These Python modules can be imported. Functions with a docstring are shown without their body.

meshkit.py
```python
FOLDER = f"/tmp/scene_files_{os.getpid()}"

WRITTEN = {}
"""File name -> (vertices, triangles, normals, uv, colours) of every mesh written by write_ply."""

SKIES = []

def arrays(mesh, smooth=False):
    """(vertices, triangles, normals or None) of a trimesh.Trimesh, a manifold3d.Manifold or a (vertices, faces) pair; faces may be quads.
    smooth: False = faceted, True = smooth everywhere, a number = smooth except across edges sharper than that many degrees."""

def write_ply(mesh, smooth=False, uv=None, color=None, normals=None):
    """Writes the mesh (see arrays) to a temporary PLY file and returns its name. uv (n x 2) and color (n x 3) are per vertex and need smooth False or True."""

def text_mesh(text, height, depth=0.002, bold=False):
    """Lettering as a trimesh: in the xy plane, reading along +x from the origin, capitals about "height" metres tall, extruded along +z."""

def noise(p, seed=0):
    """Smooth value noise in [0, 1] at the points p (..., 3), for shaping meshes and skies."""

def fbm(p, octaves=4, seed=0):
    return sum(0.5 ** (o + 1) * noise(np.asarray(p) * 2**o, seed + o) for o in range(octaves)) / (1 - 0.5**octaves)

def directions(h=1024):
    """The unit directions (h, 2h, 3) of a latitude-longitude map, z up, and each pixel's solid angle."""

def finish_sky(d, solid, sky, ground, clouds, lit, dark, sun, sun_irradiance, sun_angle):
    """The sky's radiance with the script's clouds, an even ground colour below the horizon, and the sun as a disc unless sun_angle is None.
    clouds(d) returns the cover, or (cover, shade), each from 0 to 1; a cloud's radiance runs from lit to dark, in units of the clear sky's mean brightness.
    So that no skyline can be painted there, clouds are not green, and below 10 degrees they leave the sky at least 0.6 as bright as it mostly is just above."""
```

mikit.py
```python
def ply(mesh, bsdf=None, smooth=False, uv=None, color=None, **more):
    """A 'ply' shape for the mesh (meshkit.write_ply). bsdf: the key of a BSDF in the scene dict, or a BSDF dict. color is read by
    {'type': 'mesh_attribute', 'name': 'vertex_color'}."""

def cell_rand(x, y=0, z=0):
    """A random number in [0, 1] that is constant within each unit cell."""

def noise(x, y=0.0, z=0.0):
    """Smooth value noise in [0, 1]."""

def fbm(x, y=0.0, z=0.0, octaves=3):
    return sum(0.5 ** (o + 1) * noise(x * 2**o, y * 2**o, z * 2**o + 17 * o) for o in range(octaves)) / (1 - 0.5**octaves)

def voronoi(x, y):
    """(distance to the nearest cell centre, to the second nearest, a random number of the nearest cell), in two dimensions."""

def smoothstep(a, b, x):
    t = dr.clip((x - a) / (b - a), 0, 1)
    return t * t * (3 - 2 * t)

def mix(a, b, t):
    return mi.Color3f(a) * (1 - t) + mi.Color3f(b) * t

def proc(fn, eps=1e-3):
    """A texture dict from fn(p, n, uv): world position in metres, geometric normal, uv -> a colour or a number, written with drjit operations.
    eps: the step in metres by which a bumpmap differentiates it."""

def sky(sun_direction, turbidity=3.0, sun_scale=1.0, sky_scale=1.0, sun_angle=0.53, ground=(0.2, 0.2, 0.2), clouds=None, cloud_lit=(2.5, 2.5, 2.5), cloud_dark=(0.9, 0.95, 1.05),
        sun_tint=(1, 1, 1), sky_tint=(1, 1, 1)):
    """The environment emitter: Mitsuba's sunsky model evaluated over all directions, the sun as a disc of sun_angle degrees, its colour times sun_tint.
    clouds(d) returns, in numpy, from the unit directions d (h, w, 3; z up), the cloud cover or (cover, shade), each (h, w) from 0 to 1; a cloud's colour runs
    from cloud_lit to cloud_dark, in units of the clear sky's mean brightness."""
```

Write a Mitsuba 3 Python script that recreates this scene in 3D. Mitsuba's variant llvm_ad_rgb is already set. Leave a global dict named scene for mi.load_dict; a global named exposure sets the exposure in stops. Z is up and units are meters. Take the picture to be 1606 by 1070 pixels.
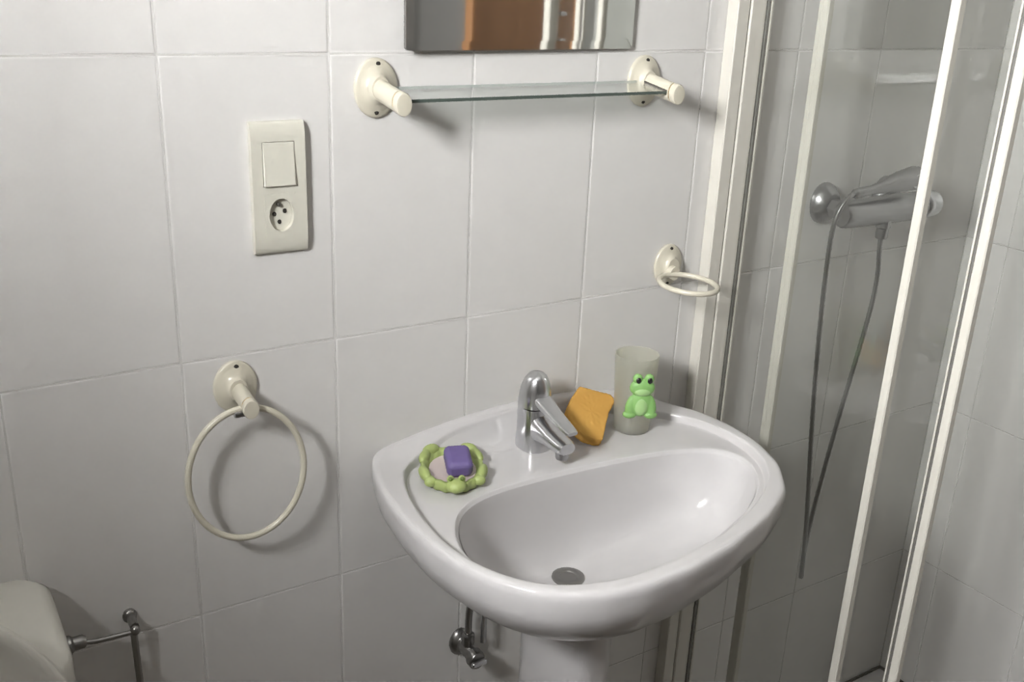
import math, numpy as np, trimesh, mitsuba as mi, mikit
import drjit as dr
from shapely.geometry import Polygon, box as sbox
from shapely.ops import unary_union
import manifold3d as m3
T = mi.ScalarTransform4f
scene, labels = {}, {}
rng = np.random.default_rng(7)

# ------------------------------------------------------------------ camera, daylight, exposure
EYE = np.array([-0.27760, -1.16400, 1.52300])
RIGHT = np.array([0.84638019, -0.53109584, 0.03972138])
DOWN = np.array([-0.15312939, -0.31411064, -0.93695565])
FWD = np.array([0.51009015, 0.78693819, -0.34718341])
scene['camera'] = {'type': 'perspective', 'fov': math.degrees(2 * math.atan(803 / 1574.1)), 'fov_axis': 'x', 'near_clip': 0.02,
                   'to_world': T().look_at(origin=EYE.tolist(), target=(EYE + FWD).tolist(), up=(-DOWN).tolist())}
exposure = 0.14
WINDOW_LIGHT = [185.0, 185.0, 185.5]        # daylight through the frosted panes of the window in the left wall
scene['outdoors'] = {'type': 'constant', 'radiance': {'type': 'rgb', 'value': [0.25, 0.27, 0.3]}}

# ------------------------------------------------------------------ materials
def rgb(c): return {'type': 'rgb', 'value': list(c)}
def glossy(name, c, alpha=0.08, ior=1.5):
    scene[name] = {'type': 'roughplastic', 'diffuse_reflectance': rgb(c) if isinstance(c, (list, tuple)) else c, 'alpha': alpha, 'int_ior': ior, 'nonlinear': True}
def matte(name, c): scene[name] = {'type': 'diffuse', 'reflectance': rgb(c) if isinstance(c, (list, tuple)) else c}
def metal(name, c, rough): scene[name] = {'type': 'principled', 'base_color': rgb(c), 'metallic': 1.0, 'roughness': rough}

def tile_colour(p, n, uv):
    f = mikit.fbm(p.x * 3.1 + 2.0, p.y * 3.1, p.z * 3.1, 3)
    g = mikit.fbm(p.x * 60.0, p.y * 60.0, p.z * 14.0, 2)
    return mikit.mix((0.790, 0.782, 0.768), (0.810, 0.803, 0.792), 0.7 * f + 0.3 * g)
glossy('tile_glaze', mikit.proc(tile_colour), 0.11)
def grout_colour(p, n, uv):
    return mikit.mix((0.52, 0.515, 0.495), (0.58, 0.57, 0.555), mikit.fbm(p.x * 40, p.y * 40, p.z * 40, 2))
matte('grout', mikit.proc(grout_colour))
matte('plaster', (0.52, 0.515, 0.50))
matte('plaster_grey', (0.22, 0.215, 0.205))
def floor_colour(p, n, uv):
    return mikit.mix((0.30, 0.27, 0.24), (0.38, 0.35, 0.31), mikit.fbm(p.x * 9, p.y * 9, 0.0, 3))
glossy('floor_tile', mikit.proc(floor_colour), 0.2)
glossy('ceramic', (0.70, 0.69, 0.69), 0.035)
glossy('toilet_ceramic', (0.74, 0.73, 0.69), 0.06)
glossy('enamel_cream', (0.72, 0.695, 0.615), 0.10)
glossy('white_plastic', (0.77, 0.76, 0.70), 0.2)
glossy('white_frame', (0.74, 0.725, 0.68), 0.16)
matte('seal_dark', (0.085, 0.08, 0.072))
glossy('seal_grey', (0.25, 0.245, 0.23), 0.3)
metal('brass', (0.75, 0.58, 0.33), 0.25)
metal('chrome', (0.62, 0.625, 0.64), 0.21)
metal('chrome_dull', (0.34, 0.34, 0.345), 0.28)
metal('steel_dark', (0.30, 0.295, 0.285), 0.30)
metal('mirror_silver', (0.83, 0.835, 0.82), 0.02)
scene['screen_glass'] = {'type': 'thindielectric', 'int_ior': 1.5, 'specular_transmittance': rgb((0.86, 0.87, 0.855)), 'specular_reflectance': rgb((1, 1, 1))}
scene['shelf_glass'] = {'type': 'thindielectric', 'int_ior': 1.5, 'specular_transmittance': rgb((0.93, 0.955, 0.945))}
glossy('glass_edge', (0.13, 0.165, 0.15), 0.1)
glossy('glass_edge_pale', (0.50, 0.56, 0.53), 0.1)
scene['frosted_cup'] = {'type': 'twosided', 'bsdf': {'type': 'diffuse'}}
scene['frosted_cup'] = {'type': 'principledthin', 'base_color': rgb((0.93, 0.93, 0.86)), 'roughness': 0.3, 'spec_trans': 0.72, 'diff_trans': 1.0, 'eta': 1.35}
glossy('frog_green', (0.37, 0.62, 0.24), 0.3)
glossy('frog_pale', (0.52, 0.72, 0.38), 0.3)
glossy('dish_green', (0.52, 0.60, 0.26), 0.25)
glossy('dish_dark_green', (0.20, 0.28, 0.06), 0.3)
glossy('dish_inner', (0.75, 0.68, 0.66), 0.2)
glossy('ink_black', (0.02, 0.02, 0.02), 0.2)
def soap_colour(p, n, uv):
    return mikit.mix((0.21, 0.155, 0.39), (0.26, 0.20, 0.45), mikit.fbm(p.x * 90, p.y * 90, p.z * 90, 3))
glossy('soap_purple', mikit.proc(soap_colour), 0.35)
def sponge_colour(p, n, uv):
    f = mikit.fbm(p.x * 45, p.y * 45, p.z * 45, 3)
    h = mikit.smoothstep(0.56, 0.66, mikit.noise(p.x * 420, p.y * 420, p.z * 420))
    return mikit.mix(mikit.mix((0.46, 0.245, 0.06), (0.54, 0.315, 0.09), f), (0.34, 0.15, 0.02), 0.0 * h)
matte('sponge_orange', mikit.proc(sponge_colour))
matte('hole_dark', (0.035, 0.033, 0.03))
matte('socket_grey', (0.55, 0.54, 0.49))
def wood_colour(p, n, uv):
    g = mikit.fbm(p.y * 30 + 2 * mikit.fbm(p.y * 4, p.z * 1.2, 0.0, 2), p.z * 1.5, p.x * 30, 3)
    return mikit.mix((0.22, 0.125, 0.07), (0.28, 0.165, 0.095), g)
glossy('door_wood', mikit.proc(wood_colour), 0.25)
def frame_colour(p, n, uv):
    return mikit.mix((0.70, 0.42, 0.20), (0.78, 0.50, 0.26), mikit.fbm(p.y * 60, p.z * 2.5, p.x * 60, 3))
glossy('frame_wood', mikit.proc(frame_colour), 0.25)

# ------------------------------------------------------------------ mesh helpers
def numbered(base):
    if base not in scene: return base
    k = 1
    while f'{base}_{k:03d}' in scene: k += 1
    return f'{base}_{k:03d}'
def put(key, mesh, bsdf, smooth=35, label=None, cat=None, group=None, kind=None, **kw):
    key = numbered(key)
    scene[key] = mesh if isinstance(mesh, dict) else mikit.ply(mesh, bsdf, smooth=smooth, **kw)
    tag(key, label, cat, group, kind)
    return key
def tag(key, label=None, cat=None, group=None, kind=None):
    d = {k: v for k, v in dict(label=label, category=cat, group=group, kind=kind).items() if v}
    if d: labels[key] = d
def cat_(*ms): return trimesh.util.concatenate([m if isinstance(m, trimesh.Trimesh) else tm(m) for m in ms])
def tm(man):
    m = man.to_mesh(); return trimesh.Trimesh(m.vert_properties[:, :3], m.tri_verts, process=False)
def man(mesh):
    return m3.Manifold(m3.Mesh(np.asarray(mesh.vertices, np.float32), np.asarray(mesh.faces, np.uint32)))
def cbox(x0, x1, y0, y1, z0, z1, c=0.001):
    """box with chamfered edges"""
    lo, hi = np.array([x0, y0, z0], float), np.array([x1, y1, z1], float)
    c = min(c, 0.45 * (hi - lo).min())
    pts = []
    for s in np.ndindex(2, 2, 2):
        p = np.where(s, hi, lo); d = np.where(s, -c, c)
        for a in range(3):
            q = p + d; q[a] = p[a]; pts.append(q)
    return trimesh.convex.convex_hull(np.array(pts))
def roundbox(sx, sy, sz, r, n=12):
    m = m3.Manifold.batch_hull([m3.Manifold.sphere(r, n * 4).translate([a * (sx / 2 - r), b * (sy / 2 - r), d * (sz / 2 - r)]) for a in (-1, 1) for b in (-1, 1) for d in (-1, 1)])
    return tm(m)
def lathe(prof, seg=48, axis='z', loc=(0, 0, 0), scale=(1, 1, 1)):
    """profile of (radius, height), revolved; axis '-y' points out of the back wall; scale acts on the two radii and the height"""
    prof = np.asarray(prof, float); n = len(prof); a = np.arange(seg) * 2 * np.pi / seg
    v = np.stack([prof[:, None, 0] * np.cos(a) * scale[0], prof[:, None, 0] * np.sin(a) * scale[1], np.broadcast_to(prof[:, None, 1], (n, seg)) * scale[2]], -1).reshape(-1, 3)
    f = []
    for i in range(n - 1):
        for j in range(seg):
            k = (j + 1) % seg; a0, b0, a1, b1 = i * seg + j, i * seg + k, (i + 1) * seg + j, (i + 1) * seg + k
            f += [[a0, b0, b1], [a0, b1, a1]]
    m = trimesh.Trimesh(v, f, process=False); m.merge_vertices(); m.update_faces(m.nondegenerate_faces())
    if m.volume < 0: m.invert()
    M = np.eye(4)
    if axis == '-y': M[:3, :3] = np.array([[1, 0, 0], [0, 0, -1], [0, 1, 0]])      # radial 1 -> x, radial 2 -> z, height -> -y
    if axis == 'x': M[:3, :3] = np.array([[0, 0, 1], [1, 0, 0], [0, 1, 0]])
    if axis == '-x': M[:3, :3] = np.array([[0, 0, -1], [1, 0, 0], [0, -1, 0]])
    M[:3, 3] = loc; m.apply_transform(M)
    return m
def spline(pts, n=60, closed=False):
    from scipy.interpolate import CubicSpline
    p = np.asarray(pts, float)
    if closed: p = np.vstack([p, p[:1]])
    t = np.r_[0, np.cumsum(np.linalg.norm(np.diff(p, axis=0), axis=1) ** 0.6)]
    return CubicSpline(t, p, bc_type='periodic' if closed else 'natural')(np.linspace(0, t[-1], n, endpoint=not closed))
def tube(path, r, seg=14, closed=False, flat=1.0):
    p = np.asarray(path, float); n = len(p); r = np.broadcast_to(np.asarray(r, float), (n,))
    t = (np.roll(p, -1, 0) - np.roll(p, 1, 0)) if closed else np.gradient(p, axis=0)
    t /= np.linalg.norm(t, axis=1, keepdims=True)
    u = np.cross(t[0], [0.31, 0.2, 0.93]); u /= np.linalg.norm(u); us = []
    for i in range(n):
        u = u - t[i] * (u @ t[i]); u /= np.linalg.norm(u); us.append(u)
    us = np.array(us); w = np.cross(t, us); a = np.arange(seg) * 2 * np.pi / seg
    v = (p[:, None] + r[:, None, None] * (np.cos(a)[None, :, None] * us[:, None] + flat * np.sin(a)[None, :, None] * w[:, None])).reshape(-1, 3)
    f = []
    for i in range(n if closed else n - 1):
        i2 = (i + 1) % n
        for j in range(seg):
            k = (j + 1) % seg
            f += [[i * seg + j, i * seg + k, i2 * seg + k], [i * seg + j, i2 * seg + k, i2 * seg + j]]
    if not closed:
        for i, flip in ((0, True), (n - 1, False)):
            c = len(v); v = np.vstack([v, p[i]])
            for j in range(seg):
                q = [c, i * seg + j, i * seg + (j + 1) % seg]; f.append(q[::-1] if flip else q)
    m = trimesh.Trimesh(v, f, process=False); m.fix_normals()
    return m
def rings_mesh(rings, cap0=True, cap1=True):
    n = len(rings[0]); v = np.vstack(rings); f = []
    for i in range(len(rings) - 1):
        for j in range(n):
            k = (j + 1) % n
            f += [[i * n + j, i * n + k, (i + 1) * n + k], [i * n + j, (i + 1) * n + k, (i + 1) * n + j]]
    for i, flip, on in ((0, True, cap0), (len(rings) - 1, False, cap1)):
        if on:
            c = len(v); v = np.vstack([v, np.asarray(rings[i]).mean(0)])
            for j in range(n):
                q = [c, i * n + j, i * n + (j + 1) % n]; f.append(q[::-1] if flip else q)
    m = trimesh.Trimesh(v, f, process=False)
    if m.volume < 0: m.invert()
    return m
def ell(c, r, sub=3, rot=None):
    m = trimesh.creation.icosphere(subdivisions=sub); m.apply_scale(r)
    if rot is not None: m.apply_transform(rot)
    m.apply_translation(c); return m
def rot(axis, deg): return trimesh.transformations.rotation_matrix(math.radians(deg), axis)

# ------------------------------------------------------------------ room shell
XL, XR, YF, ZC = -0.72, 1.55, -2.12, 2.42
TW, TH, Z0, GAP = 0.20, 0.36217, 1.420, 0.0024
TT = 0.006                                      # tile thickness
def tile_mesh(w, h):
    """lies in the x-z plane, front face at y = 0 facing -y, softly pillowed edge"""
    e = [(0, TT), (0, 0.0008), (0.0009, 0.00025), (0.0026, 0.0)]
    rings = [np.array([[d, y, d], [w - d, y, d], [w - d, y, h - d], [d, y, h - d]]) for d, y in e]
    return rings_mesh(rings, True, True)
tile_cache = {}
def add_tile(wall, w, h, to_world):
    k = (round(w, 4), round(h, 4))
    if k not in tile_cache: tile_cache[k] = mikit.ply(tile_mesh(w, h), 'tile_glaze', smooth=25)
    put(wall + '__tile', {**tile_cache[k], 'to_world': to_world}, None)
def edges(lo, hi, step, origin):
    a = [origin + step * k for k in range(-40, 40)]
    return sorted({round(x, 5) for x in [lo, hi] + [x for x in a if lo + 0.012 < x < hi - 0.012]})
zs = edges(0.0, ZC, TH, Z0)
def tile_wall(wall, us, place, skip=None):
    for u0, u1 in zip(us[:-1], us[1:]):
        for z0, z1 in zip(zs[:-1], zs[1:]):
            if skip and skip(0.5 * (u0 + u1), 0.5 * (z0 + z1)): continue
            add_tile(wall, u1 - u0 - GAP, z1 - z0 - GAP, place(u0 + GAP / 2, z0 + GAP / 2))
B = 0.0010
put('wall_back', cbox(XL - 0.2, XR + 0.15, B, 0.15, -0.05, ZC + 0.05, 0.002), 'grout', False, 'white tiled back wall behind the washbasin and the shower', kind='structure')
tile_wall('wall_back', edges(XL, XR, TW, 0.0), lambda u, z: T().translate([u, 0, z]))
put('wall_right', cbox(XR + B, XR + 0.15, YF - 0.15, 0.15, -0.05, ZC + 0.05, 0.002), 'grout', False, 'white tiled right wall of the shower', kind='structure')
tile_wall('wall_right', edges(-1.17, 0.0, TW, -0.09), lambda u, z: T().translate([XR, 0, 0]) @ T([[0, 1, 0, 0], [1, 0, 0, u], [0, 0, 1, z], [0, 0, 0, 1]]))
put('wall_right__plaster_panel', cbox(XR - 0.004, XR + 0.01, -1.210, -1.172, 0.0, ZC, 0.001), 'plaster_grey', False)
put('wall_right__plaster_panel', cbox(XR - 0.004, XR + 0.01, -1.808, -1.210, 2.08, ZC, 0.001), 'plaster_grey', False)
put('wall_right__plaster_panel', cbox(XR - 0.004, XR + 0.01, YF, -1.808, 0.0, ZC, 0.001), 'plaster_grey', False)
# left wall with the window opening
WY0, WY1, WZ0, WZ1, WD = -1.07, -0.63, 1.635, 2.09, 0.20
wl = trimesh.creation.extrude_polygon(sbox(YF - 0.15, -0.05, 0.15, ZC + 0.05).difference(sbox(WY0, WZ0, WY1, WZ1)), 0.36)
wl.apply_transform(np.array([[0, 0, 1, XL - 0.36 - B], [1, 0, 0, 0], [0, 1, 0, 0], [0, 0, 0, 1.0]])); wl.fix_normals()
put('wall_left', wl, 'grout', False, 'white tiled left wall with a high window', kind='structure')
def in_window(u, z): return WY0 - 0.1 < u < WY1 + 0.1 and WZ0 - 0.18 < z < WZ1 + 0.18
tile_wall('wall_left', edges(YF, 0.0, TW, 0.0), lambda u, z: T().translate([XL, 0, 0]) @ T([[0, -1, 0, 0], [1, 0, 0, u], [0, 0, 1, z], [0, 0, 0, 1]]), in_window)
put('wall_front', cbox(XL - 0.2, XR + 0.15, YF - 0.15, YF, -0.05, ZC + 0.05, 0.002), 'plaster_grey', False, 'plain grey wall seen only in the mirror', kind='structure')
put('ceiling', cbox(XL - 0.2, XR + 0.15, YF - 0.15, 0.15, ZC, ZC + 0.1, 0.002), 'plaster', False, 'plain pale ceiling', kind='structure')
put('floor', cbox(XL - 0.2, XR + 0.15, YF - 0.15, 0.15, -0.12, -0.002, 0.002), 'floor_tile', False, 'brown tiled floor', kind='structure')
for a, b in zip(edges(XL, XR, 0.3, 0.0)[:-1], edges(XL, XR, 0.3, 0.0)[1:]):
    for c, d in zip(edges(YF, 0.0, 0.3, -0.06)[:-1], edges(YF, 0.0, 0.3, -0.06)[1:]):
        put('floor__tile', cbox(a + 0.0015, b - 0.0015, c + 0.0015, d - 0.0015, -0.006, 0.0, 0.0008), 'floor_tile', False)
# window
xw = XL - WD
fr = sbox(WY0, WZ0, WY1, WZ1).difference(unary_union([sbox(WY0 + 0.04, WZ0 + 0.04, -0.868, WZ1 - 0.04), sbox(-0.832, WZ0 + 0.04, WY1 - 0.04, WZ1 - 0.04)]))
w = trimesh.creation.extrude_polygon(fr, 0.04); w.apply_transform(np.array([[0, 0, 1, xw - 0.02], [1, 0, 0, 0], [0, 1, 0, 0], [0, 0, 0, 1.0]])); w.fix_normals()
put('window_1', w, 'white_frame', False, 'white two-pane window high in the left wall', kind='structure')
for y0, y1 in ((WY0 + 0.036, -0.864), (-0.836, WY1 - 0.036)):
    put('window_1__pane', cbox(xw - 0.004, xw, y0, y1, WZ0 + 0.036, WZ1 - 0.036, 0.0005), 'white_plastic', False, emitter={'type': 'area', 'radiance': rgb(WINDOW_LIGHT)})
# door in the right wall (seen in the mirror)
put('door_1', cbox(XR - 0.012, XR + 0.001, -1.765, -1.242, 0.005, 2.03, 0.002), 'door_wood', False, 'brown wooden door in the right wall, seen in the mirror', kind='structure')
for y0, y1, z0, z1 in ((-1.806, -1.767, 0.0, 2.08), (-1.240, -1.212, 0.0, 2.08), (-1.767, -1.240, 2.034, 2.08)):
    put('door_1__frame', cbox(XR - 0.02, XR + 0.001, y0, y1, z0, z1, 0.003), 'frame_wood', False)
for z in (0.55, 1.45):
    put('door_1__panel', cbox(XR - 0.018, XR - 0.011, -1.68, -1.33, z - 0.36, z + 0.36, 0.004), 'door_wood', False)

# ------------------------------------------------------------------ washbasin
c0 = np.array([0.49, -0.26])
OUTER = [(.246, -.0005), (.222, -.079), (.213, -.155), (.212, -.227), (.224, -.297), (.245, -.35), (.271, -.386), (.305, -.413), (.345, -.430), (.394, -.438), (.464, -.435), (.553, -.417), (.638, -.388),
         (.708, -.350), (.758, -.289), (.782, -.22), (.787, -.16), (.778, -.096), (.755, -.049), (.728, -.0005), (.62, -.0005), (.49, -.0005), (.36, -.0005)]
RECESS = [(.281, -.045), (.262, -.085), (.249, -.124), (.239, -.183), (.236, -.24), (.243, -.295), (.264, -.343), (.292, -.377), (.330, -.398), (.385, -.410), (.457, -.408), (.545, -.391), (.634, -.358),
          (.702, -.319), (.744, -.265), (.761, -.21), (.757, -.15), (.738, -.10), (.70, -.055), (.62, -.022), (.49, -.017), (.36, -.020)]
BOWL = [(.296, -.176), (.270, -.215), (.255, -.260), (.253, -.300), (.270, -.340), (.297, -.366), (.332, -.384), (.387, -.394), (.457, -.392), (.543, -.382), (.628, -.350), (.692, -.311), (.731, -.262),
        (.738, -.222), (.715, -.190), (.655, -.168), (.587, -.158), (.53, -.152), (.46, -.148), (.39, -.148), (.335, -.155)]
NA = 220
ANG = np.linspace(-np.pi, np.pi, NA, endpoint=False)
def polar(curve, smooth):
    p = np.asarray(curve) - c0
    q = np.vstack([p, p[:1]]); d = [q[i] + (q[i + 1] - q[i]) * s for i in range(len(p)) for s in np.linspace(0, 1, 40, endpoint=False)]
    d = np.array(d); a = np.arctan2(d[:, 1], d[:, 0]); r = np.hypot(d[:, 0], d[:, 1]); o = np.argsort(a)
    rr = np.interp(ANG, np.r_[a[o] - 2 * np.pi, a[o], a[o] + 2 * np.pi], np.tile(r[o], 3))
    from scipy.ndimage import gaussian_filter1d
    return gaussian_filter1d(rr, smooth, mode='wrap')
rO, rR, rB = polar(OUTER, 1.6), polar(RECESS, 2.5), polar(BOWL, 3.0)
rR = np.minimum(rR, rO - 0.016); rB = np.minimum(rB, rR - 0.008)
dirs = np.stack([np.cos(ANG), np.sin(ANG)], 1)
def xy(r): return c0 + dirs * r[:, None]
def hump(P):
    x, y = P[:, 0], P[:, 1]
    h = 0.036 * np.clip(np.cos((x - 0.50) / 0.27 * np.pi / 2), 0, 1) ** 0.9 * (np.abs(x - 0.5) < 0.27)
    t = np.clip((y + 0.045) / 0.042, 0, 1)
    return h * t * t * (3 - 2 * t)
def ring(r, z, lift=True):
    P = xy(r); P[:, 1] = np.minimum(P[:, 1], -0.0005)
    zz = np.broadcast_to(np.asarray(z, float), (NA,)).copy()
    if lift:                                     # the sunken deck rises into the ledge at the wall
        t = np.clip((P[:, 1] + 0.042) / 0.036, 0, 1); zz += np.maximum(0.8745 - zz, 0) * t * t * (3 - 2 * t)
    if lift: zz += hump(P)
    return np.c_[P, zz]
ZR, ZD, ZB = 0.8745, 0.8620, 0.721
dc = np.array([0.461, -0.196])
rings = []
Dr = np.c_[dc + dirs * 0.021, np.full(NA, ZB)]
Bq = ring(rB, ZD - 0.006)
for s in (0, .05, .12, .2, .3, .4, .5, .6, .7, .78, .85, .9, .94, .97, .99, 1.0):
    q = Dr + (Bq - Dr) * s; q[:, 2] = ZB + 0.004 * s + (ZD - 0.010 - ZB) * (0.25 * s ** 1.6 + 0.22 * s ** 4 + 0.53 * s ** 14); rings.append(q)
wd = rR - rB                                    # width of the deck between bowl and recess line
soft = np.minimum(wd * 0.3, 0.007)
for k, dz in ((0.25, -0.0055), (0.5, -0.003), (0.75, -0.001), (1.0, 0.0)): rings.append(ring(rB + soft * k, ZD + dz))
for k in (0.15, 0.3, 0.45, 0.6, 0.7, 0.8, 0.9, 0.96): rings.append(ring(rB + soft + (wd - soft - 0.002) * k, ZD + 0.0))
for k, dz in ((-0.0012, 0.0004), (0.0, 0.0018), (0.0012, 0.0065), (0.0024, 0.0103), (0.0040, 0.0120), (0.0065, 0.0125)): rings.append(ring(rR + k, ZD + dz))
for k, dz in ((0.012, 0.0004), (0.009, 0.0003), (0.0055, -0.0002), (0.0030, -0.0018), (0.0012, -0.0046), (0.0002, -0.0085), (0.0, -0.013)): rings.append(ring(rO - k, ZR + dz))
for k, dz in ((0.0005, -0.024), (0.0025, -0.036), (0.006, -0.048)): rings.append(ring(rO - k, ZR + dz, False))
pc = np.array([0.497, -0.150])
PF = pc + np.stack([0.058 * np.cos(ANG), 0.085 * np.sin(ANG)], 1)
base = ring(rO - 0.006, ZR - 0.048, False)
for a in np.linspace(0.08, 1.0, 14):
    t = a ** 1.25; g = 1 - (1 - a) ** 1.7
    P = base[:, :2] + (PF - base[:, :2]) * t; P[:, 1] = np.minimum(P[:, 1], -0.0005)
    rings.append(np.c_[P, base[:, 2] - 0.130 * g])
basin = rings_mesh(rings, False, True)
put('washbasin', basin, 'ceramic', 50, 'white ceramic pedestal washbasin with raised back ledge on the tiled wall', 'washbasin')
put('washbasin__drain', cat_(lathe([(0.0, 0.0), (0.012, 0.0006), (0.0135, 0.0022), (0.0165, 0.003), (0.021, 0.0026), (0.0232, 0.0012), (0.0236, -0.002), (0.0, -0.002)], 40, loc=(dc[0], dc[1], ZB + 0.0012))), 'steel_dark', 40, 'grey metal drain')
# pedestal
pr = []
for z, sx, sy in ((0.0, 0.068, 0.10), (0.02, 0.068, 0.10), (0.05, 0.054, 0.092), (0.3, 0.0455, 0.084), (0.55, 0.045, 0.084), (0.688, 0.0465, 0.085)):
    a = np.linspace(0, 2 * np.pi, 96, endpoint=False)
    cs, sn = np.cos(a), np.sin(a); e = 0.72
    pr.append(np.c_[pc[0] + sx * np.sign(cs) * np.abs(cs) ** e, np.minimum(pc[1] + sy * np.sign(sn) * np.abs(sn) ** e, -0.03), np.full(96, z)])
put('basin_pedestal', rings_mesh(pr), 'ceramic', 40, 'white ceramic pedestal column under the washbasin', 'pedestal')

# ------------------------------------------------------------------ mixer tap on the basin
fx, fy, fz = 0.484, -0.058, ZD
body = []
for z, rx, ry, dy in ((0, .0232, .0262, 0), (.004, .0236, .0266, 0), (.012, .0232, .0258, 0), (.03, .0226, .0242, 0), (.055, .0224, .0236, 0.001), (.066, .0222, .0232, 0.001)):
    a = np.linspace(0, 2 * np.pi, 60, endpoint=False); body.append(np.c_[fx + rx * np.sign(np.cos(a)) * np.abs(np.cos(a)) ** .75, fy + dy + ry * np.sign(np.sin(a)) * np.abs(np.sin(a)) ** .75, np.full(60, fz + z)])
sp = []
for y, z, rx, rz in ((0.0, .038, .0185, .0260), (-.025, .037, .0178, .0190), (-.050, .0345, .0165, .0130), (-.070, .0330, .0155, .0110), (-.082, .0320, .0145, .0100), (-.0865, .0318, .0125, .0082)):
    a = np.linspace(0, 2 * np.pi, 40, endpoint=False); e = .75
    sp.append(np.c_[fx + rx * np.sign(np.cos(a)) * np.abs(np.cos(a)) ** e, np.full(40, fy + y), fz + z + rz * np.sign(np.sin(a)) * np.abs(np.sin(a)) ** e])
put('basin_tap__body', tm(man(rings_mesh(body)) + man(rings_mesh(sp))), 'chrome', 40)
put('basin_tap__aerator', lathe([(0, -.012), (.0085, -.012), (.0095, -.010), (.0100, 0), (0, 0)], 30, loc=(fx, fy - .074, fz + .0245)), 'chrome_dull', 40)
dome = []
for k in np.linspace(0, 1, 16):
    z = .0672 + .0535 * k; r = max(1 - k ** 2.5, 0) ** (1 / 2.3); ra = max(r, .02)
    dome.append(np.c_[fx - .0005 + .0236 * ra * np.cos(a := np.linspace(0, 2 * np.pi, 60, endpoint=False)), fy + .0015 - .004 * k + .0248 * ra * np.sin(a), np.full(60, fz + z)])
dome = rings_mesh(dome)
blade = []
for y, z, rx, rz in ((-.006, .084, .0145, .009), (-.030, .077, .0135, .0075), (-.055, .0695, .0120, .0058), (-.080, .063, .0108, .0046), (-.092, .0605, .0098, .0038), (-.0965, .0598, .0080, .0026)):
    a = np.linspace(0, 2 * np.pi, 36, endpoint=False); e = .6
    blade.append(np.c_[fx + rx * np.sign(np.cos(a)) * np.abs(np.cos(a)) ** e, np.full(36, fy + y), fz + z + rz * np.sign(np.sin(a)) * np.abs(np.sin(a)) ** e])
put('basin_tap__lever', tm(man(dome) + man(rings_mesh(blade))), 'chrome', 40)
tag('basin_tap', 'chrome single-lever mixer tap on the back ledge of the washbasin', 'tap')

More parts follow.
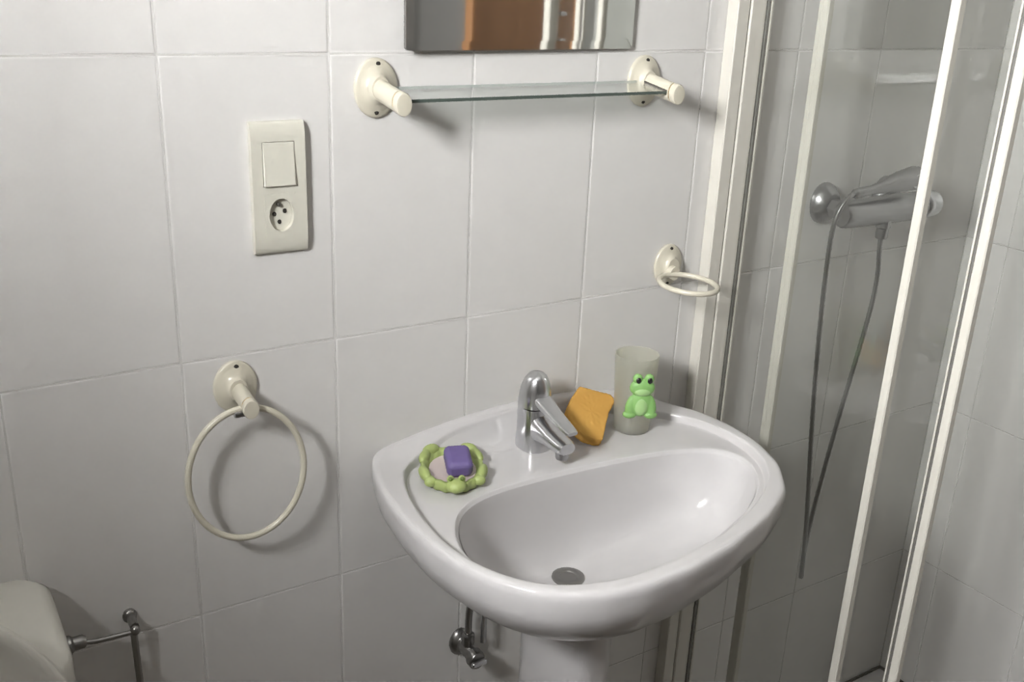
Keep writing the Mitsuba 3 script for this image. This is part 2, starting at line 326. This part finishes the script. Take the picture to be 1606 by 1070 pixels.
# ------------------------------------------------------------------ sponge leaning on the ledge
sp2 = [(.589, -.022), (.634, -.046), (.634, -.057), (.611, -.072), (.572, -.110), (.562, -.108), (.546, -.098), (.537, -.079), (.540, -.057), (.565, -.036)]
sd = Polygon(sp2).buffer(-0.002).buffer(0.002)
def slab(poly, z0fn, thick, r=0.002):
    m = []
    for d, h in ((r, 0), (0.0006, -0.0012), (0, -thick * 0.5), (0.0006, -thick + 0.0012), (r, -thick)):
        c = np.array([poly.exterior.interpolate(s, normalized=True).coords[0] for s in np.linspace(0, 1, 90, endpoint=False)])
        c = c.mean(0) + (c - c.mean(0)) * (1 - d / 0.04)
        m.append((c, h))
    return m
nrm = np.array([0, -.576, 1]); nrm = nrm / np.linalg.norm(nrm)
rs = []
for c, h in slab(sd, None, 0.017):
    q = np.c_[c, 0.876 + (c[:, 1] + .1) * .576]; rs.append(q + nrm * (h + 0.004))
spm = rings_mesh(rs)
spm = tm(man(spm).refine_to_length(0.004))
spm.vertices = spm.vertices + spm.vertex_normals * ((np.sin(spm.vertices[:, :1] * 700) * np.sin(spm.vertices[:, 1:2] * 630 + 1) * np.sin(spm.vertices[:, 2:] * 580)) * 0.0006)
spm.apply_translation([0, 0, max(0, ZD - spm.vertices[:, 2].min())])
put('sponge', spm, 'sponge_orange', True, 'orange sponge leaning between the tap and the frosted cup', 'sponge')

# ------------------------------------------------------------------ frosted cup with a frog on it
cx, cy, cz, CH = 0.653, -0.078, ZD, 0.1245
prof = [(0, 0.0), (.024, 0), (.0268, .0015), (.0278, .005), (.0300, .05), (.0318, .09), (.0335, CH - .001), (.0332, CH), (.0322, CH), (.0318, CH - .001), (.0302, .09), (.0284, .05), (.0262, .008), (.024, .006), (0, .006)]
put('frosted_cup_with_frog', None or mikit.ply(lathe(prof, 64, loc=(cx, cy, cz)), 'frosted_cup', smooth=35), None)
scene['toothbrush_cup__cup'] = scene.pop('frosted_cup_with_frog')
u = np.array([EYE[0] - cx + 0.30, EYE[1] - cy]); u /= np.linalg.norm(u); s_ = np.array([-u[1], u[0]])     # u: outwards from the cup, s_: sideways to the right
def P(side, up, out): return np.array([cx + u[0] * out + s_[0] * side, cy + u[1] * out + s_[1] * side, cz + up])
yaw = rot([0, 0, 1], math.degrees(math.atan2(s_[1], s_[0])))
def fe(side, up, out, r, tilt=0): return ell(P(side * 1.08 + .006, up * 1.0 + .017, out), (r[0] * 1.08, r[1], r[2] * 1.05), 3, yaw @ rot([0, 1, 0], tilt))
parts = [fe(0, .040, .030, (.0155, .007, .021)), fe(0, .065, .031, (.0175, .0075, .014)), fe(-.0075, .080, .0325, (.0068, .005, .0075)), fe(.0085, .080, .0325, (.0068, .005, .0075)),
         fe(-.0130, .034, .0290, (.0080, .006, .018), 10), fe(.0140, .034, .0290, (.0080, .006, .018), -10), fe(-.0145, .020, .0288, (.0095, .006, .006), 0), fe(.0150, .020, .0288, (.0095, .006, .006), 0)]
frog = man(parts[0])
for q in parts[1:]: frog = frog + man(q)
put('toothbrush_cup__frog_relief', tm(frog), 'frog_green', 60, 'bright green frog figure on the side of the cup')
put('toothbrush_cup__frog_relief__belly', cat_(fe(0, .036, .0335, (.0095, .0048, .0150)), fe(0, .060, .0345, (.0115, .0052, .0075))), 'frog_pale', 60)
for k in (-.0068, .0090):
    put('toothbrush_cup__frog_relief__eye', fe(k, .0785, .0372, (.0034, .0018, .0044)), 'ink_black', 60)
tag('toothbrush_cup', 'frosted pale cup with a green frog on the right end of the basin ledge', 'cup')

# ------------------------------------------------------------------ soap dish and soap
dx, dy, dz = 0.334, -0.083, ZD
R23 = rot([0, 0, 1], -24)
def local(m):
    m.apply_transform(R23); m.apply_translation([dx, dy, dz]); return m
def oval(rx, ry, n=90): a = np.linspace(0, 2 * np.pi, n, endpoint=False); return np.c_[rx * np.cos(a), ry * np.sin(a)]
wob = 1 + 0.05 * np.sin(9 * np.linspace(0, 2 * np.pi, 90, endpoint=False)) ** 2
rg = []
for k, z in ((0.70, .0), (0.88, .0), (0.95, .002), (0.99, .008), (1.0, .013), (0.97, .0165), (0.90, .017), (0.83, .0135), (0.78, .009), (0.70, .0075)):
    o = oval(.0425, .056) * k * wob[:, None]; rg.append(np.c_[o, np.full(90, z)])
put('soap_dish__rim', local(rings_mesh(rg)), 'dish_green', 50)
put('soap_dish__plate', local(rings_mesh([np.c_[oval(.0325, .0430) * k, np.full(90, z)] for k, z in ((1.0, .0072), (1.0, .0100), (0.9, .0088), (0.5, .0078))])), 'dish_inner', 50, 'pale pinkish centre plate')
hd = man(ell((0, -.0565, .014), (.0135, .0125, .0095), 3)) + man(ell((-.0075, -.0535, .0225), (.0050, .0050, .0055), 3)) + man(ell((.0075, -.0535, .0225), (.0050, .0050, .0055), 3))
put('soap_dish__frog_head', local(tm(hd)), 'dish_green', 60)
for s in (-1, 1):
    put('soap_dish__frog_head__eye', local(ell((s * .0078, -.0570, .0246), (.0030, .0030, .0030), 2)), 'dish_dark_green', 60)
for sx in (-1, 1):
    put('soap_dish__foot', local(tm(man(ell((sx * .027, .0465, .0165), (.0135, .0085, .0085), 3, rot([0, 0, 1], sx * -32))) + man(ell((sx * .0365, .030, .0145), (.0075, .017, .0085), 3, rot([0, 0, 1], sx * 18))))), 'dish_green', 60)
    put('soap_dish__foot', local(tm(man(ell((sx * .0395, -.018, .0135), (.0072, .018, .0085), 3, rot([0, 0, 1], sx * -14))) + man(ell((sx * .033, -.0405, .0125), (.0085, .0065, .0070), 3)))), 'dish_green', 60)
tag('soap_dish', 'lime green frog-shaped soap dish on the left end of the basin', 'soap dish')
sb = roundbox(.036, .048, .024, .0085); sb.apply_transform(rot([1, 0, 0], 12)); sb.apply_transform(rot([0, 0, 1], -20)); 
sb.apply_translation([0.3385, -0.0905, 0]); sb.apply_translation([0, 0, ZD + .0095 - sb.vertices[:, 2].min()])
put('soap_bar', sb, 'soap_purple', 50, 'small purple soap bar lying in the green dish', 'soap')

# ------------------------------------------------------------------ oval wall rosette shared by the four cream fittings
VS = 1.25                                       # the rosettes are taller than wide
ros = [(0, .0), (.0285, .0), (.0292, .0012), (.0290, .0035), (.0272, .0056), (.0235, .0064), (.0225, .0074), (.0195, .0088), (.0165, .0105), (.0140, .0130), (.0128, .0165), (.0120, .018), (0, .018)]
def rosette(key, x, z, k=1.0):
    r = put(key, lathe(ros, 64, '-y', (x, 0, z), (k, VS * k, k)), 'enamel_cream', 40)
    for s in (1, -1):
        put(r + '__screw', lathe([(0, 0), (.0029, 0), (.0029, .0018), (.0016, .0024), (0, .0024)], 16, '-y', (x + (0.0015 if s > 0 else -0.001), -.0052 * k, z + s * .0292 * k)), 'hole_dark', 40)
    return r
def arm_mesh(x, z, slope, y0, y1, rx, rz, cap=None, seg=40):
    a = np.linspace(0, 2 * np.pi, seg, endpoint=False); out = []
    for y, k in ([(y0, 1.0), (y1, 1.0)] if cap is None else cap):
        out.append(np.c_[x + rx * k * np.cos(a), np.full(seg, y), z + slope * y + rz * k * np.sin(a)])
    return rings_mesh(out)

# ------------------------------------------------------------------ glass shelf
SL, ZA, ARX, ARZ = 0.145, 1.380, 0.0105, 0.0136
for n, x in ((0, 0.2595), (1, 0.6835)):
    key = 'glass_shelf__bracket' + ('_001' if n else '')
    rosette(key, x, ZA - .001)
    put(key + '__arm', arm_mesh(x, ZA, SL, -.012, -.0690, ARX, ARZ), 'enamel_cream', 40)
    put(key + '__ring', arm_mesh(x, ZA, SL, -.0688, -.0712, ARX * .93, ARZ * .93), 'brass', 40)
    put(key + '__cap', arm_mesh(x, ZA, SL, 0, 0, ARX, ARZ, [(-.0710, .97), (-.0722, 1.03), (-.0800, 1.03), (-.0818, .97), (-.0824, .86)]), 'enamel_cream', 30)
gx0, gx1, gy0, gy1, gt = 0.2705, 0.6725, -0.0095, -0.0665, 0.0019
def gz(y): return ZA + SL * y
def quad(pts): return trimesh.Trimesh(np.array(pts, float), [[0, 1, 2], [0, 2, 3]], process=False)
put('glass_shelf__glass_plate', cat_(*[quad([(gx0, gy0, gz(gy0) + s), (gx0, gy1, gz(gy1) + s), (gx1, gy1, gz(gy1) + s), (gx1, gy0, gz(gy0) + s)]) for s in (gt, -gt)]), 'shelf_glass', False, 'clear glass plate')
ed = [rings_mesh([np.array([(gx0, y + a, gz(y) + s * gt), (gx1, y + a, gz(y) + s * gt), (gx1, y + b, gz(y) + s * gt), (gx0, y + b, gz(y) + s * gt)]) for s in (-1.02, 1.02)]) for y, a, b in ((gy1, 0, -.0012), (gy0, 0.0012, 0))]
for s, y in zip((0, 1), (gy1, gy0)):
    put('glass_shelf__glass_plate__edge', ed[s], ('glass_edge', 'glass_edge_pale')[s], False, ('dark green front edge of the glass', 'pale rear edge of the glass')[s])
for x in (0.2705, 0.6725):
    q = [np.array([(x - .0008, -.013, gz(-.013) - h), (x + .0008, -.013, gz(-.013) - h), (x + .0008, -.067, gz(-.067) - h), (x - .0008, -.067, gz(-.067) - h)]) for h in (-.0034, .0034)]
    put('glass_shelf__bracket' + ('_001' if x > .5 else '') + '__slot', rings_mesh(q), 'seal_dark', False)
tag('glass_shelf', 'narrow glass shelf on two cream wall brackets below the mirror', 'shelf')

# ------------------------------------------------------------------ mirror with bevelled edge
mx0, mx1, mz0, mz1, bv = 0.2925, 0.6520, 1.4245, 1.96, 0.011
ME = math.radians(1.6)                         # it hangs a touch askew
def rect(d, y, r=0.004):
    p = sbox(mx0 + d, mz0 + d, mx1 - d, mz1 - d).buffer(-r).buffer(r, quad_segs=4); c = np.array(p.exterior.coords)[:-1]
    dx = c[:, 0] - 0.4745; y = y - 0.0056
    return np.c_[0.4745 + dx * math.cos(ME) - y * math.sin(ME), dx * math.sin(ME) + y * math.cos(ME), c[:, 1]]
put('mirror__glass', rings_mesh([rect(bv, -.0080), rect(bv, -.0075)]), 'mirror_silver', False)
put('mirror__edge_strip', rings_mesh([rect(bv, -.0080), rect(0, -.0076)], False, False), 'mirror_silver', False, 'narrow slanted edge')
put('mirror__backing', rings_mesh([rect(0.0004, -.0012), rect(0.0, -.0076)]), 'seal_grey', False)
tag('mirror', 'rectangular wall mirror without a frame above the glass shelf', 'mirror')

# ------------------------------------------------------------------ towel ring
tx, tz = 0.0635, 1.0165
rosette('towel_ring__rosette', tx, tz, 0.96)
put('towel_ring__arm', arm_mesh(tx + .001, tz, SL, -.012, -.052, .0098, .0122), 'enamel_cream', 40)
put('towel_ring__collar', arm_mesh(tx + .001, tz, SL, -.0518, -.0535, .0094, .0118), 'brass', 40)
put('towel_ring__cap', arm_mesh(tx + .001, tz, SL, 0, 0, .0098, .0122, [(-.0533, .97), (-.0545, 1.04), (-.0600, 1.04), (-.0616, .97), (-.0620, .86)]), 'enamel_cream', 30)
a = np.linspace(0, 2 * np.pi, 140, endpoint=False)
put('towel_ring__hoop', tube(np.c_[0.0595 + .0730 * np.cos(a), -.0455 - .003 * np.cos(a), 0.9145 + .0905 * np.sin(a)], .0041, 14, True), 'enamel_cream', 60, 'round cream hoop')
put('towel_ring__hinge', cat_(lathe([(0, -.011), (.0045, -.011), (.0052, -.009), (.0052, .009), (.0045, .011), (0, .011)], 24, 'x', (tx - .005, -.0455, tz - .0175))), 'chrome_dull', 40, 'small metal hinge')
tag('towel_ring', 'cream towel ring hanging on the tiles left of the basin', 'towel ring')

# ------------------------------------------------------------------ tumbler holder ring
hx, hz = 0.764, 1.092
rosette('tumbler_holder__rosette', hx, hz, 0.95)
put('tumbler_holder__stem', arm_mesh(hx - .004, hz - .006, .05, -.010, -.026, .0095, .0110), 'enamel_cream', 40)
put('tumbler_holder__hoop', tube(np.c_[0.7475 + .0410 * np.cos(a), -.0710 + .0480 * np.sin(a), 1.082 + .03 * (.0480 * np.sin(a))], .0042, 14, True), 'enamel_cream', 60, 'horizontal cream hoop')
tag('tumbler_holder', 'empty cream tumbler ring on the tiles beside the shower frame', 'tumbler holder')

# ------------------------------------------------------------------ light switch and socket plate
px0, px1, pz0, pz1 = 0.0962, 0.1628, 1.1845, 1.3445
pts = [(0.0, pz0), (0.004, pz0)] + [(0.004 + 0.0062 * math.sin(t), pz0 + 0.022 * (1 - math.cos(t))) for t in np.linspace(0.1, 1.57, 8)]
pts += [(0.004 + 0.0062 * math.sin(t), pz1 - 0.022 * (1 - math.cos(t))) for t in np.linspace(1.57, 0.1, 8)] + [(0.004, pz1), (0.0, pz1)]
pl = trimesh.creation.extrude_polygon(Polygon(pts), px1 - px0)          # (depth, z) profile along x
pl.apply_transform(np.array([[0, 0, 1, px0], [-1, 0, 0, -0.0002], [0, 1, 0, 0], [0, 0, 0, 1.0]])); pl.fix_normals()
zc = lambda f: pz1 - f * (pz1 - pz0)
sx_, sz_ = 0.1302, zc(.700)
well = lathe([(0, 0), (1, 0), (1, .03), (0, .03)], 64, '-y', (sx_, -.0025, sz_), (.0152, .0202, 1))
frame = man(pl) - man(well)
rk = (0.1098, 0.1485, zc(.475), zc(.150))
frame = frame - man(cbox(rk[0] - .0006, rk[1] + .0006, -.02, -.006, rk[2] - .0006, rk[3] + .0006, .0001))
put('switch_plate__frame', tm(frame), 'white_plastic', 30)
rkm = rings_mesh([np.array([(rk[0], -.0055, rk[2]), (rk[1], -.0055, rk[2]), (rk[1], -.0055, rk[3]), (rk[0], -.0055, rk[3])]),
                  np.array([(rk[0], -.0140, rk[2]), (rk[1], -.0140, rk[2]), (rk[1], -.0106, rk[3]), (rk[0], -.0106, rk[3])]),
                  np.array([(rk[0] + .001, -.0146, rk[2] + .001), (rk[1] - .001, -.0146, rk[2] + .001), (rk[1] - .001, -.0111, rk[3] - .001), (rk[0] + .001, -.0111, rk[3] - .001)])])
put('switch_plate__rocker', rkm, 'white_plastic', False, 'square rocker switch')
so = sbox(sx_ - .0205, sz_ - .0270, sx_ + .0195, sz_ + .0265).difference(Polygon(np.c_[sx_ + .0153 * np.cos(a), sz_ + .0203 * np.sin(a)]))
som = trimesh.creation.extrude_polygon(so, .0008); som.apply_transform(np.array([[1, 0, 0, 0], [0, 0, -1, -.0101], [0, 1, 0, 0], [0, 0, 0, 1.0]])); som.fix_normals()
put('switch_plate__socket', som, 'white_plastic', 30, 'round power socket in a square insert')
put('switch_plate__socket__floor', lathe([(0, 0), (.99, 0), (.99, .001), (0, .001)], 48, '-y', (sx_, -.0026, sz_), (.0152, .0202, 1)), 'white_plastic', 30)
for ax, az in ((-.0070, .0005), (.0062, .0035), (-.0010, -.0095)):
    put('switch_plate__socket__hole', lathe([(0, 0), (.0024, 0), (.0024, .0006), (0, .0006)], 20, '-y', (sx_ + ax, -.0037, sz_ + az), (1, 1.2, 1)), 'hole_dark', 30)
put('switch_plate__socket__earth_pin', lathe([(0, 0), (.0022, 0), (.0022, .004), (.0012, .0055), (0, .0055)], 20, '-y', (sx_ - .002, -.0036, sz_ + .0125), (1, 1.2, 1)), 'chrome_dull', 30)
tag('switch_plate', 'white plate with a rocker switch above a power socket on the tiles', 'switch')

# ------------------------------------------------------------------ shower tray, screen, mixer
put('shower_tray', cat_(cbox(0.86, XR - .0005, -0.68, -0.0005, 0.0, 0.012, .002), cbox(0.86, 0.93, -0.68, -0.0005, 0.0, 0.043, .006), cbox(0.93, XR - .0005, -0.68, -0.618, 0.0, 0.043, .006)), 'ceramic', False, 'white shower tray in the tiled corner', 'shower tray')
put('shower_tray__sealant', cat_(cbox(0.93, XR - .001, -0.0050, -0.0006, 0.012, 0.0185, .001), cbox(XR - .0050, XR - .0006, -0.615, -0.001, 0.012, 0.0185, .001)), 'seal_dark', False, 'dark sealant joint')
ZS0, ZS1 = 0.0455, 1.88
put('shower_screen__wall_jamb', cat_(cbox(.834, .8585, -.0235, -.0002, ZS0, ZS1, .0015), cbox(.8595, .8915, -.0255, -.0002, ZS0, ZS1, .002), cbox(.857, .861, -.021, -.0002, ZS0, ZS1, .0004)), 'white_frame', False, 'broad white jamb on the wall')
put('shower_screen__jamb_gasket', cbox(.8915, .8965, -.028, -.004, ZS0, ZS1, .0006), 'seal_grey', False)
put('shower_screen__jamb_bead', cbox(.8968, .9005, -.030, -.0005, ZS0, ZS1, .0006), 'white_frame', False)
def sheet(x0, y0, x1, y1, lean=0.0):
    b, t = lean * (1.2 - ZS0 - .02), lean * (1.2 - ZS1 + .02)
    return quad([(x0 + b, y0, ZS0 + .02), (x1 + b, y1, ZS0 + .02), (x1 + t, y1, ZS1 - .02), (x0 + t, y0, ZS1 - .02)])
def stile(key, x0, x1, y0, y1, c=.0015, m='white_frame'): return put(key, cbox(x0, x1, y0, y1, ZS0 + .012, ZS1 - .012, c), m, False)
xf, xs = 0.884, 0.903
put('shower_screen__glass', sheet(xf, -.028, xf, -.348), 'screen_glass', False, 'fixed glass leaf at the wall')
stile('shower_screen__stile', xf - .0065, xf + .0065, -.3585, -.3445)
k = put('shower_screen__sliding_leaf', sheet(xs, -.118, xs, -.438), 'screen_glass', False, 'sliding glass leaf pushed open')
stile(k + '__stile', xs - .006, xs + .006, -.1380, -.1265); stile(k + '__stile', xs - .0035, xs + .0035, -.1265, -.1165)
stile(k + '__stile', xs - .006, xs + .006, -.4465, -.4325)
stile(k + '__stile', xs - .0030, xs + .0030, -.4265, -.4235, .0006); stile(k + '__stile', xs - .0012, xs + .0012, -.4325, -.4265, .0003, 'seal_grey')
for z in (ZS0, ZS1 - .022):
    put('shower_screen__rail', cat_(cbox(.868, .922, -.665, -.001, z, z + .025, .002), cbox(.868, XR - .001, -.670, -.626, z, z + .025, .002)), 'white_frame', False)
# front side of the enclosure (its white stiles show in the mirror)
stile('shower_screen__corner_post', .982, .996, -.656, -.634)
k = put('shower_screen__front_leaf', sheet(1.010, -.652, 1.28, -.652), 'screen_glass', False)
stile(k + '__stile', 1.004, 1.015, -.660, -.646); stile(k + '__stile', 1.274, 1.286, -.658, -.646)
for z in (1.385, 1.44):
    put(k + '__latch', cbox(1.020, 1.036, -.660, -.644, z - .004, z + .004, .001), 'chrome', False)
put('shower_screen__glass', sheet(1.27, -.638, XR - .01, -.638), 'screen_glass', False)
stile('shower_screen__stile', 1.262, 1.276, -.645, -.631); stile('shower_screen__stile', XR - .02, XR - .001, -.648, -.628)
tag('shower_screen', 'white framed glass corner shower screen right of the basin', 'shower screen')

# wall mixer
MZ = 1.160
for x in (1.108, 1.268):
    put('shower_mixer__rosette', lathe([(0, 0), (.031, 0), (.0315, .003), (.0295, .010), (.0245, .018), (.018, .024), (.015, .026), (0, .026)], 48, '-y', (x, 0, MZ + .004), (1, 1.15, 1)), 'chrome_dull', 40)
    put('shower_mixer__nut', lathe([(0, .02), (.0150, .02), (.0165, .022), (.0165, .046), (.0150, .050), (0, .050)], 6, '-y', (x, 0, MZ)), 'chrome_dull', False)
bd = lathe([(0, 0), (.017, 0), (.020, .004), (.0215, .02), (.0225, .10), (.0225, .19), (.0205, .206), (.016, .210), (0, .210)], 48, 'x', (1.082, -.066, MZ - .002), (1, 1.12, 1))
put('shower_mixer__body', bd, 'chrome_dull', 40)
put('shower_mixer__knob', lathe([(0, 0), (.0175, 0), (.0205, .003), (.0215, .012), (.0205, .030), (.017, .036), (0, .037)], 48, 'x', (1.294, -.066, MZ - .002), (1, 1.12, 1)), 'chrome', 40)
put('shower_mixer__outlet', lathe([(0, 0), (.0095, 0), (.0105, .002), (.0105, .018), (.0125, .020), (.0125, .034), (0, .034)], 28, loc=(1.1905, -.070, MZ - .052)), 'chrome_dull', 40)
tag('shower_mixer', 'chrome shower mixer on the tiled wall behind the glass', 'shower mixer')
hs = spline([(1.086, -.080, 1.196), (1.105, -.083, 1.199), (1.135, -.086, 1.203), (1.165, -.087, 1.208), (1.20, -.087, 1.212), (1.232, -.086, 1.2145), (1.252, -.085, 1.215)], 40)
rr = np.interp(np.linspace(0, 1, 40), [0, .03, .12, .25, .45, .65, .82, .93, 1.0], [.006, .0085, .0085, .0075, .0125, .0180, .0205, .0180, .008])
put('hand_shower', tube(hs, rr, 24), 'chrome_dull', 50, 'grey hand shower resting on top of the shower mixer', 'hand shower')
put('hand_shower__spray_face', lathe([(0, 0), (.014, 0), (.0155, .002), (.0155, .005), (0, .005)], 36, '-y', (1.225, -.099, 1.212), (1.3, .85, 1)), 'chrome', 40)
hp = spline([(1.090, -.080, 1.1965), (1.076, -.082, 1.1935), (1.064, -.080, 1.180), (1.0555, -.077, 1.155), (1.0535, -.075, 1.094), (1.0650, -.075, .914), (1.0860, -.075, .730), (1.1105, -.075, .547), (1.1195, -.073, .470), (1.1235, -.071, .438),
             (1.1265, -.068, .436), (1.1270, -.066, .468), (1.1310, -.066, .550), (1.1620, -.068, .778), (1.1880, -.070, .930), (1.1985, -.070, 1.040), (1.1910, -.070, 1.090), (1.1905, -.070, 1.112)], 260)
ph = np.linspace(0, 1, len(hp))
put('shower_hose', tube(hp, .0042 + .0002 * np.cos(np.arange(len(hp)) * np.pi), 12), 'chrome_dull', 60, 'ribbed metal shower hose hanging in a loop under the mixer', 'hose')

# ------------------------------------------------------------------ toilet, lower left
cxm, ZT = -0.360, 0.826
def rrect(x0, x1, y0, y1, r, z):
    p = sbox(x0 + r, y0 + r, x1 - r, y1 - r).buffer(r, quad_segs=8); n = 96
    return np.array([(*p.exterior.interpolate(s, normalized=True).coords[0], z) for s in np.linspace(0, 1, n, endpoint=False)])
X0, X1, Y0 = cxm - .180, cxm + .182, -.196
put('toilet__cistern', rings_mesh([rrect(X0 + .03, X1 - .03, Y0 + .02, -.002, .03, .40), rrect(X0 + .012, X1 - .012, Y0 + .008, -.002, .03, .5), rrect(X0 + .004, X1 - .004, Y0 + .004, -.002, .03, .772)]), 'toilet_ceramic', 40)
put('toilet__cistern_lid', rings_mesh([rrect(X0 + .004, X1 - .004, Y0 + .004, -.002, .03, .772), rrect(X0, X1, Y0, -.001, .034, .775), rrect(X0, X1, Y0, -.001, .034, .806), rrect(X0 + .002, X1 - .002, Y0 + .002, -.002, .033, .814), rrect(X0 + .007, X1 - .007, Y0 + .007, -.005, .03, .8185), rrect(X0 + .016, X1 - .016, Y0 + .016, -.012, .026, ZT), rrect(X0 + .06, X1 - .06, Y0 + .05, -.05, .02, ZT + .001)]), 'toilet_ceramic', 40)
put('toilet__flush_button', lathe([(0, 0), (.022, 0), (.022, .004), (.019, .006), (0, .0065)], 40, loc=(cxm - .04, -.1, ZT + .001)), 'chrome', 40)
t = np.linspace(0, np.pi, 60)
def lid_outline(k):
    top = np.c_[(.187 - k) * np.cos(t), .712 + (.240 - k) * np.sin(t)]
    return np.vstack([[[.150 - k, .43 + k]], top, [[-.150 + k, .43 + k]]])
def lid_ring(k, off):
    o = lid_outline(k); return np.c_[cxm + o[:, 0], -.206 - off - (.942 - o[:, 1]) * .05, o[:, 1]]
put('toilet__seat_cover', rings_mesh([lid_ring(.004, -.004), lid_ring(0, 0), lid_ring(0, .007), lid_ring(.003, .010), lid_ring(.011, .0105), lid_ring(.018, .006), lid_ring(.03, .004)]), 'toilet_ceramic', 40, 'raised seat cover')
sr = []
for zoff, ins in ((0, 0), (.018, 0), (.018, .035), (0, .035)):
    o = lid_outline(.012); o2 = o.copy(); c_ = np.array([0, .68]); o2 = c_ + (o - c_) * (1 - ins / .18)
    sr.append((o2, zoff))
seat_o = Polygon(lid_outline(.010)); seat = trimesh.creation.extrude_polygon(seat_o.difference(Polygon(np.c_[.115 * np.cos(a), .66 + .155 * np.sin(a)])), .018)
seat.apply_transform(np.array([[1, 0, 0, cxm], [0, .05, -1, -.206 - .0425 - .012 - .0], [0, 1, 0, 0], [0, 0, 0, 1.0]])); seat.fix_normals()
seat.apply_translation([0, -.001, 0])
bowl_r = []
for z, rx, ry, yc in ((0, .115, .20, -.33), (.02, .115, .20, -.33), (.18, .105, .18, -.33), (.32, .165, .23, -.37), (.39, .182, .25, -.385), (.405, .182, .25, -.385), (.41, .176, .244, -.385)):
    bowl_r.append(np.c_[cxm + rx * np.cos(a), np.minimum(yc + ry * np.sin(a), -.04), np.full(len(a), z)])
for z, rx, ry in ((.408, .135, .19), (.36, .125, .175), (.28, .09, .12), (.24, .05, .06)):
    bowl_r.append(np.c_[cxm + rx * np.cos(a), -.395 + ry * np.sin(a), np.full(len(a), z)])
put('toilet__bowl', rings_mesh(bowl_r), 'toilet_ceramic', 40)
tag('toilet', 'white toilet with raised seat cover in the lower left corner', 'toilet')

# ------------------------------------------------------------------ supply pipes
vx, vz = -0.090, 0.727
put('cistern_pipe__elbow', cat_(lathe([(0, 0), (.0085, 0), (.009, .003), (.0075, .006), (.0055, .007), (.0055, .030), (0, .030)], 30, '-y', (vx, 0, vz), (1, 1.15, 1)), ell((vx, -.030, vz - .004), (.0062, .0062, .007), 3)), 'steel_dark', 40)
put('cistern_pipe__tube', tube([(vx, -.030, vz - .006), (vx - .045, -.030, vz - .004), (-.1600, -.030, vz + .001)], .0032, 14), 'steel_dark', 60)
put('cistern_pipe__nut', lathe([(0, 0), (.0110, 0), (.0118, .002), (.0118, .012), (.0085, .015), (.0085, .026), (.0055, .030), (0, .030)], 24, 'x', (-.1773, -.030, vz + .0015)), 'steel_dark', 40)
put('cistern_pipe__drop_tube', tube([(vx - .002, -.030, vz - .008), (vx, -.030, .6), (vx + .002, -.030, .3), (vx + .002, -.028, .12), (vx + .002, -.012, .075), (vx + .002, -.0005, .070)], .0043, 14), 'steel_dark', 60)
tag('cistern_pipe', 'thin dark metal water pipe with an elbow feeding the toilet cistern', 'pipe')
qx, qz = 0.400, 0.508
put('angle_valve__body', cat_(lathe([(0, 0), (.0185, 0), (.019, .003), (.0165, .008), (.012, .011), (.010, .014), (.010, .042), (.008, .045), (0, .045)], 32, '-y', (qx, 0, qz), (1, 1.3, 1)), lathe([(0, 0), (.008, 0), (.008, .012), (.010, .013), (.010, .030), (.0065, .032), (.0065, .034), (0, .034)], 24, loc=(qx, -.028, qz))), 'steel_dark', 40)
put('angle_valve__knob', lathe([(0, 0), (.014, 0), (.0165, .003), (.0165, .016), (.014, .020), (0, .021)], 30, '-y', (qx, -.044, qz), (.85, 1.0, .8)), 'steel_dark', 40)
put('angle_valve__handle', cbox(qx - .013, qx + .013, -.068, -.0605, qz - .005, qz + .004, .002), 'chrome', False)
tag('angle_valve', 'dark chrome angle valve on the wall under the washbasin', 'valve')
put('supply_hose', tube(spline([(qx, -.028, qz + .033), (qx + .0, -.028, qz + .06), (qx + .002, -.03, qz + .10), (qx + .006, -.035, qz + .20)], 30), .0055, 14), 'steel_dark', 60, 'short metal hose rising from the angle valve to the basin', 'hose')
put('basin_fixing_bolt', tube([(0.427, -.030, 0.515), (0.427, -.030, 0.69)], .0048, 14), 'chrome', 60, 'thin light metal tube beside the angle valve under the basin', 'tube')
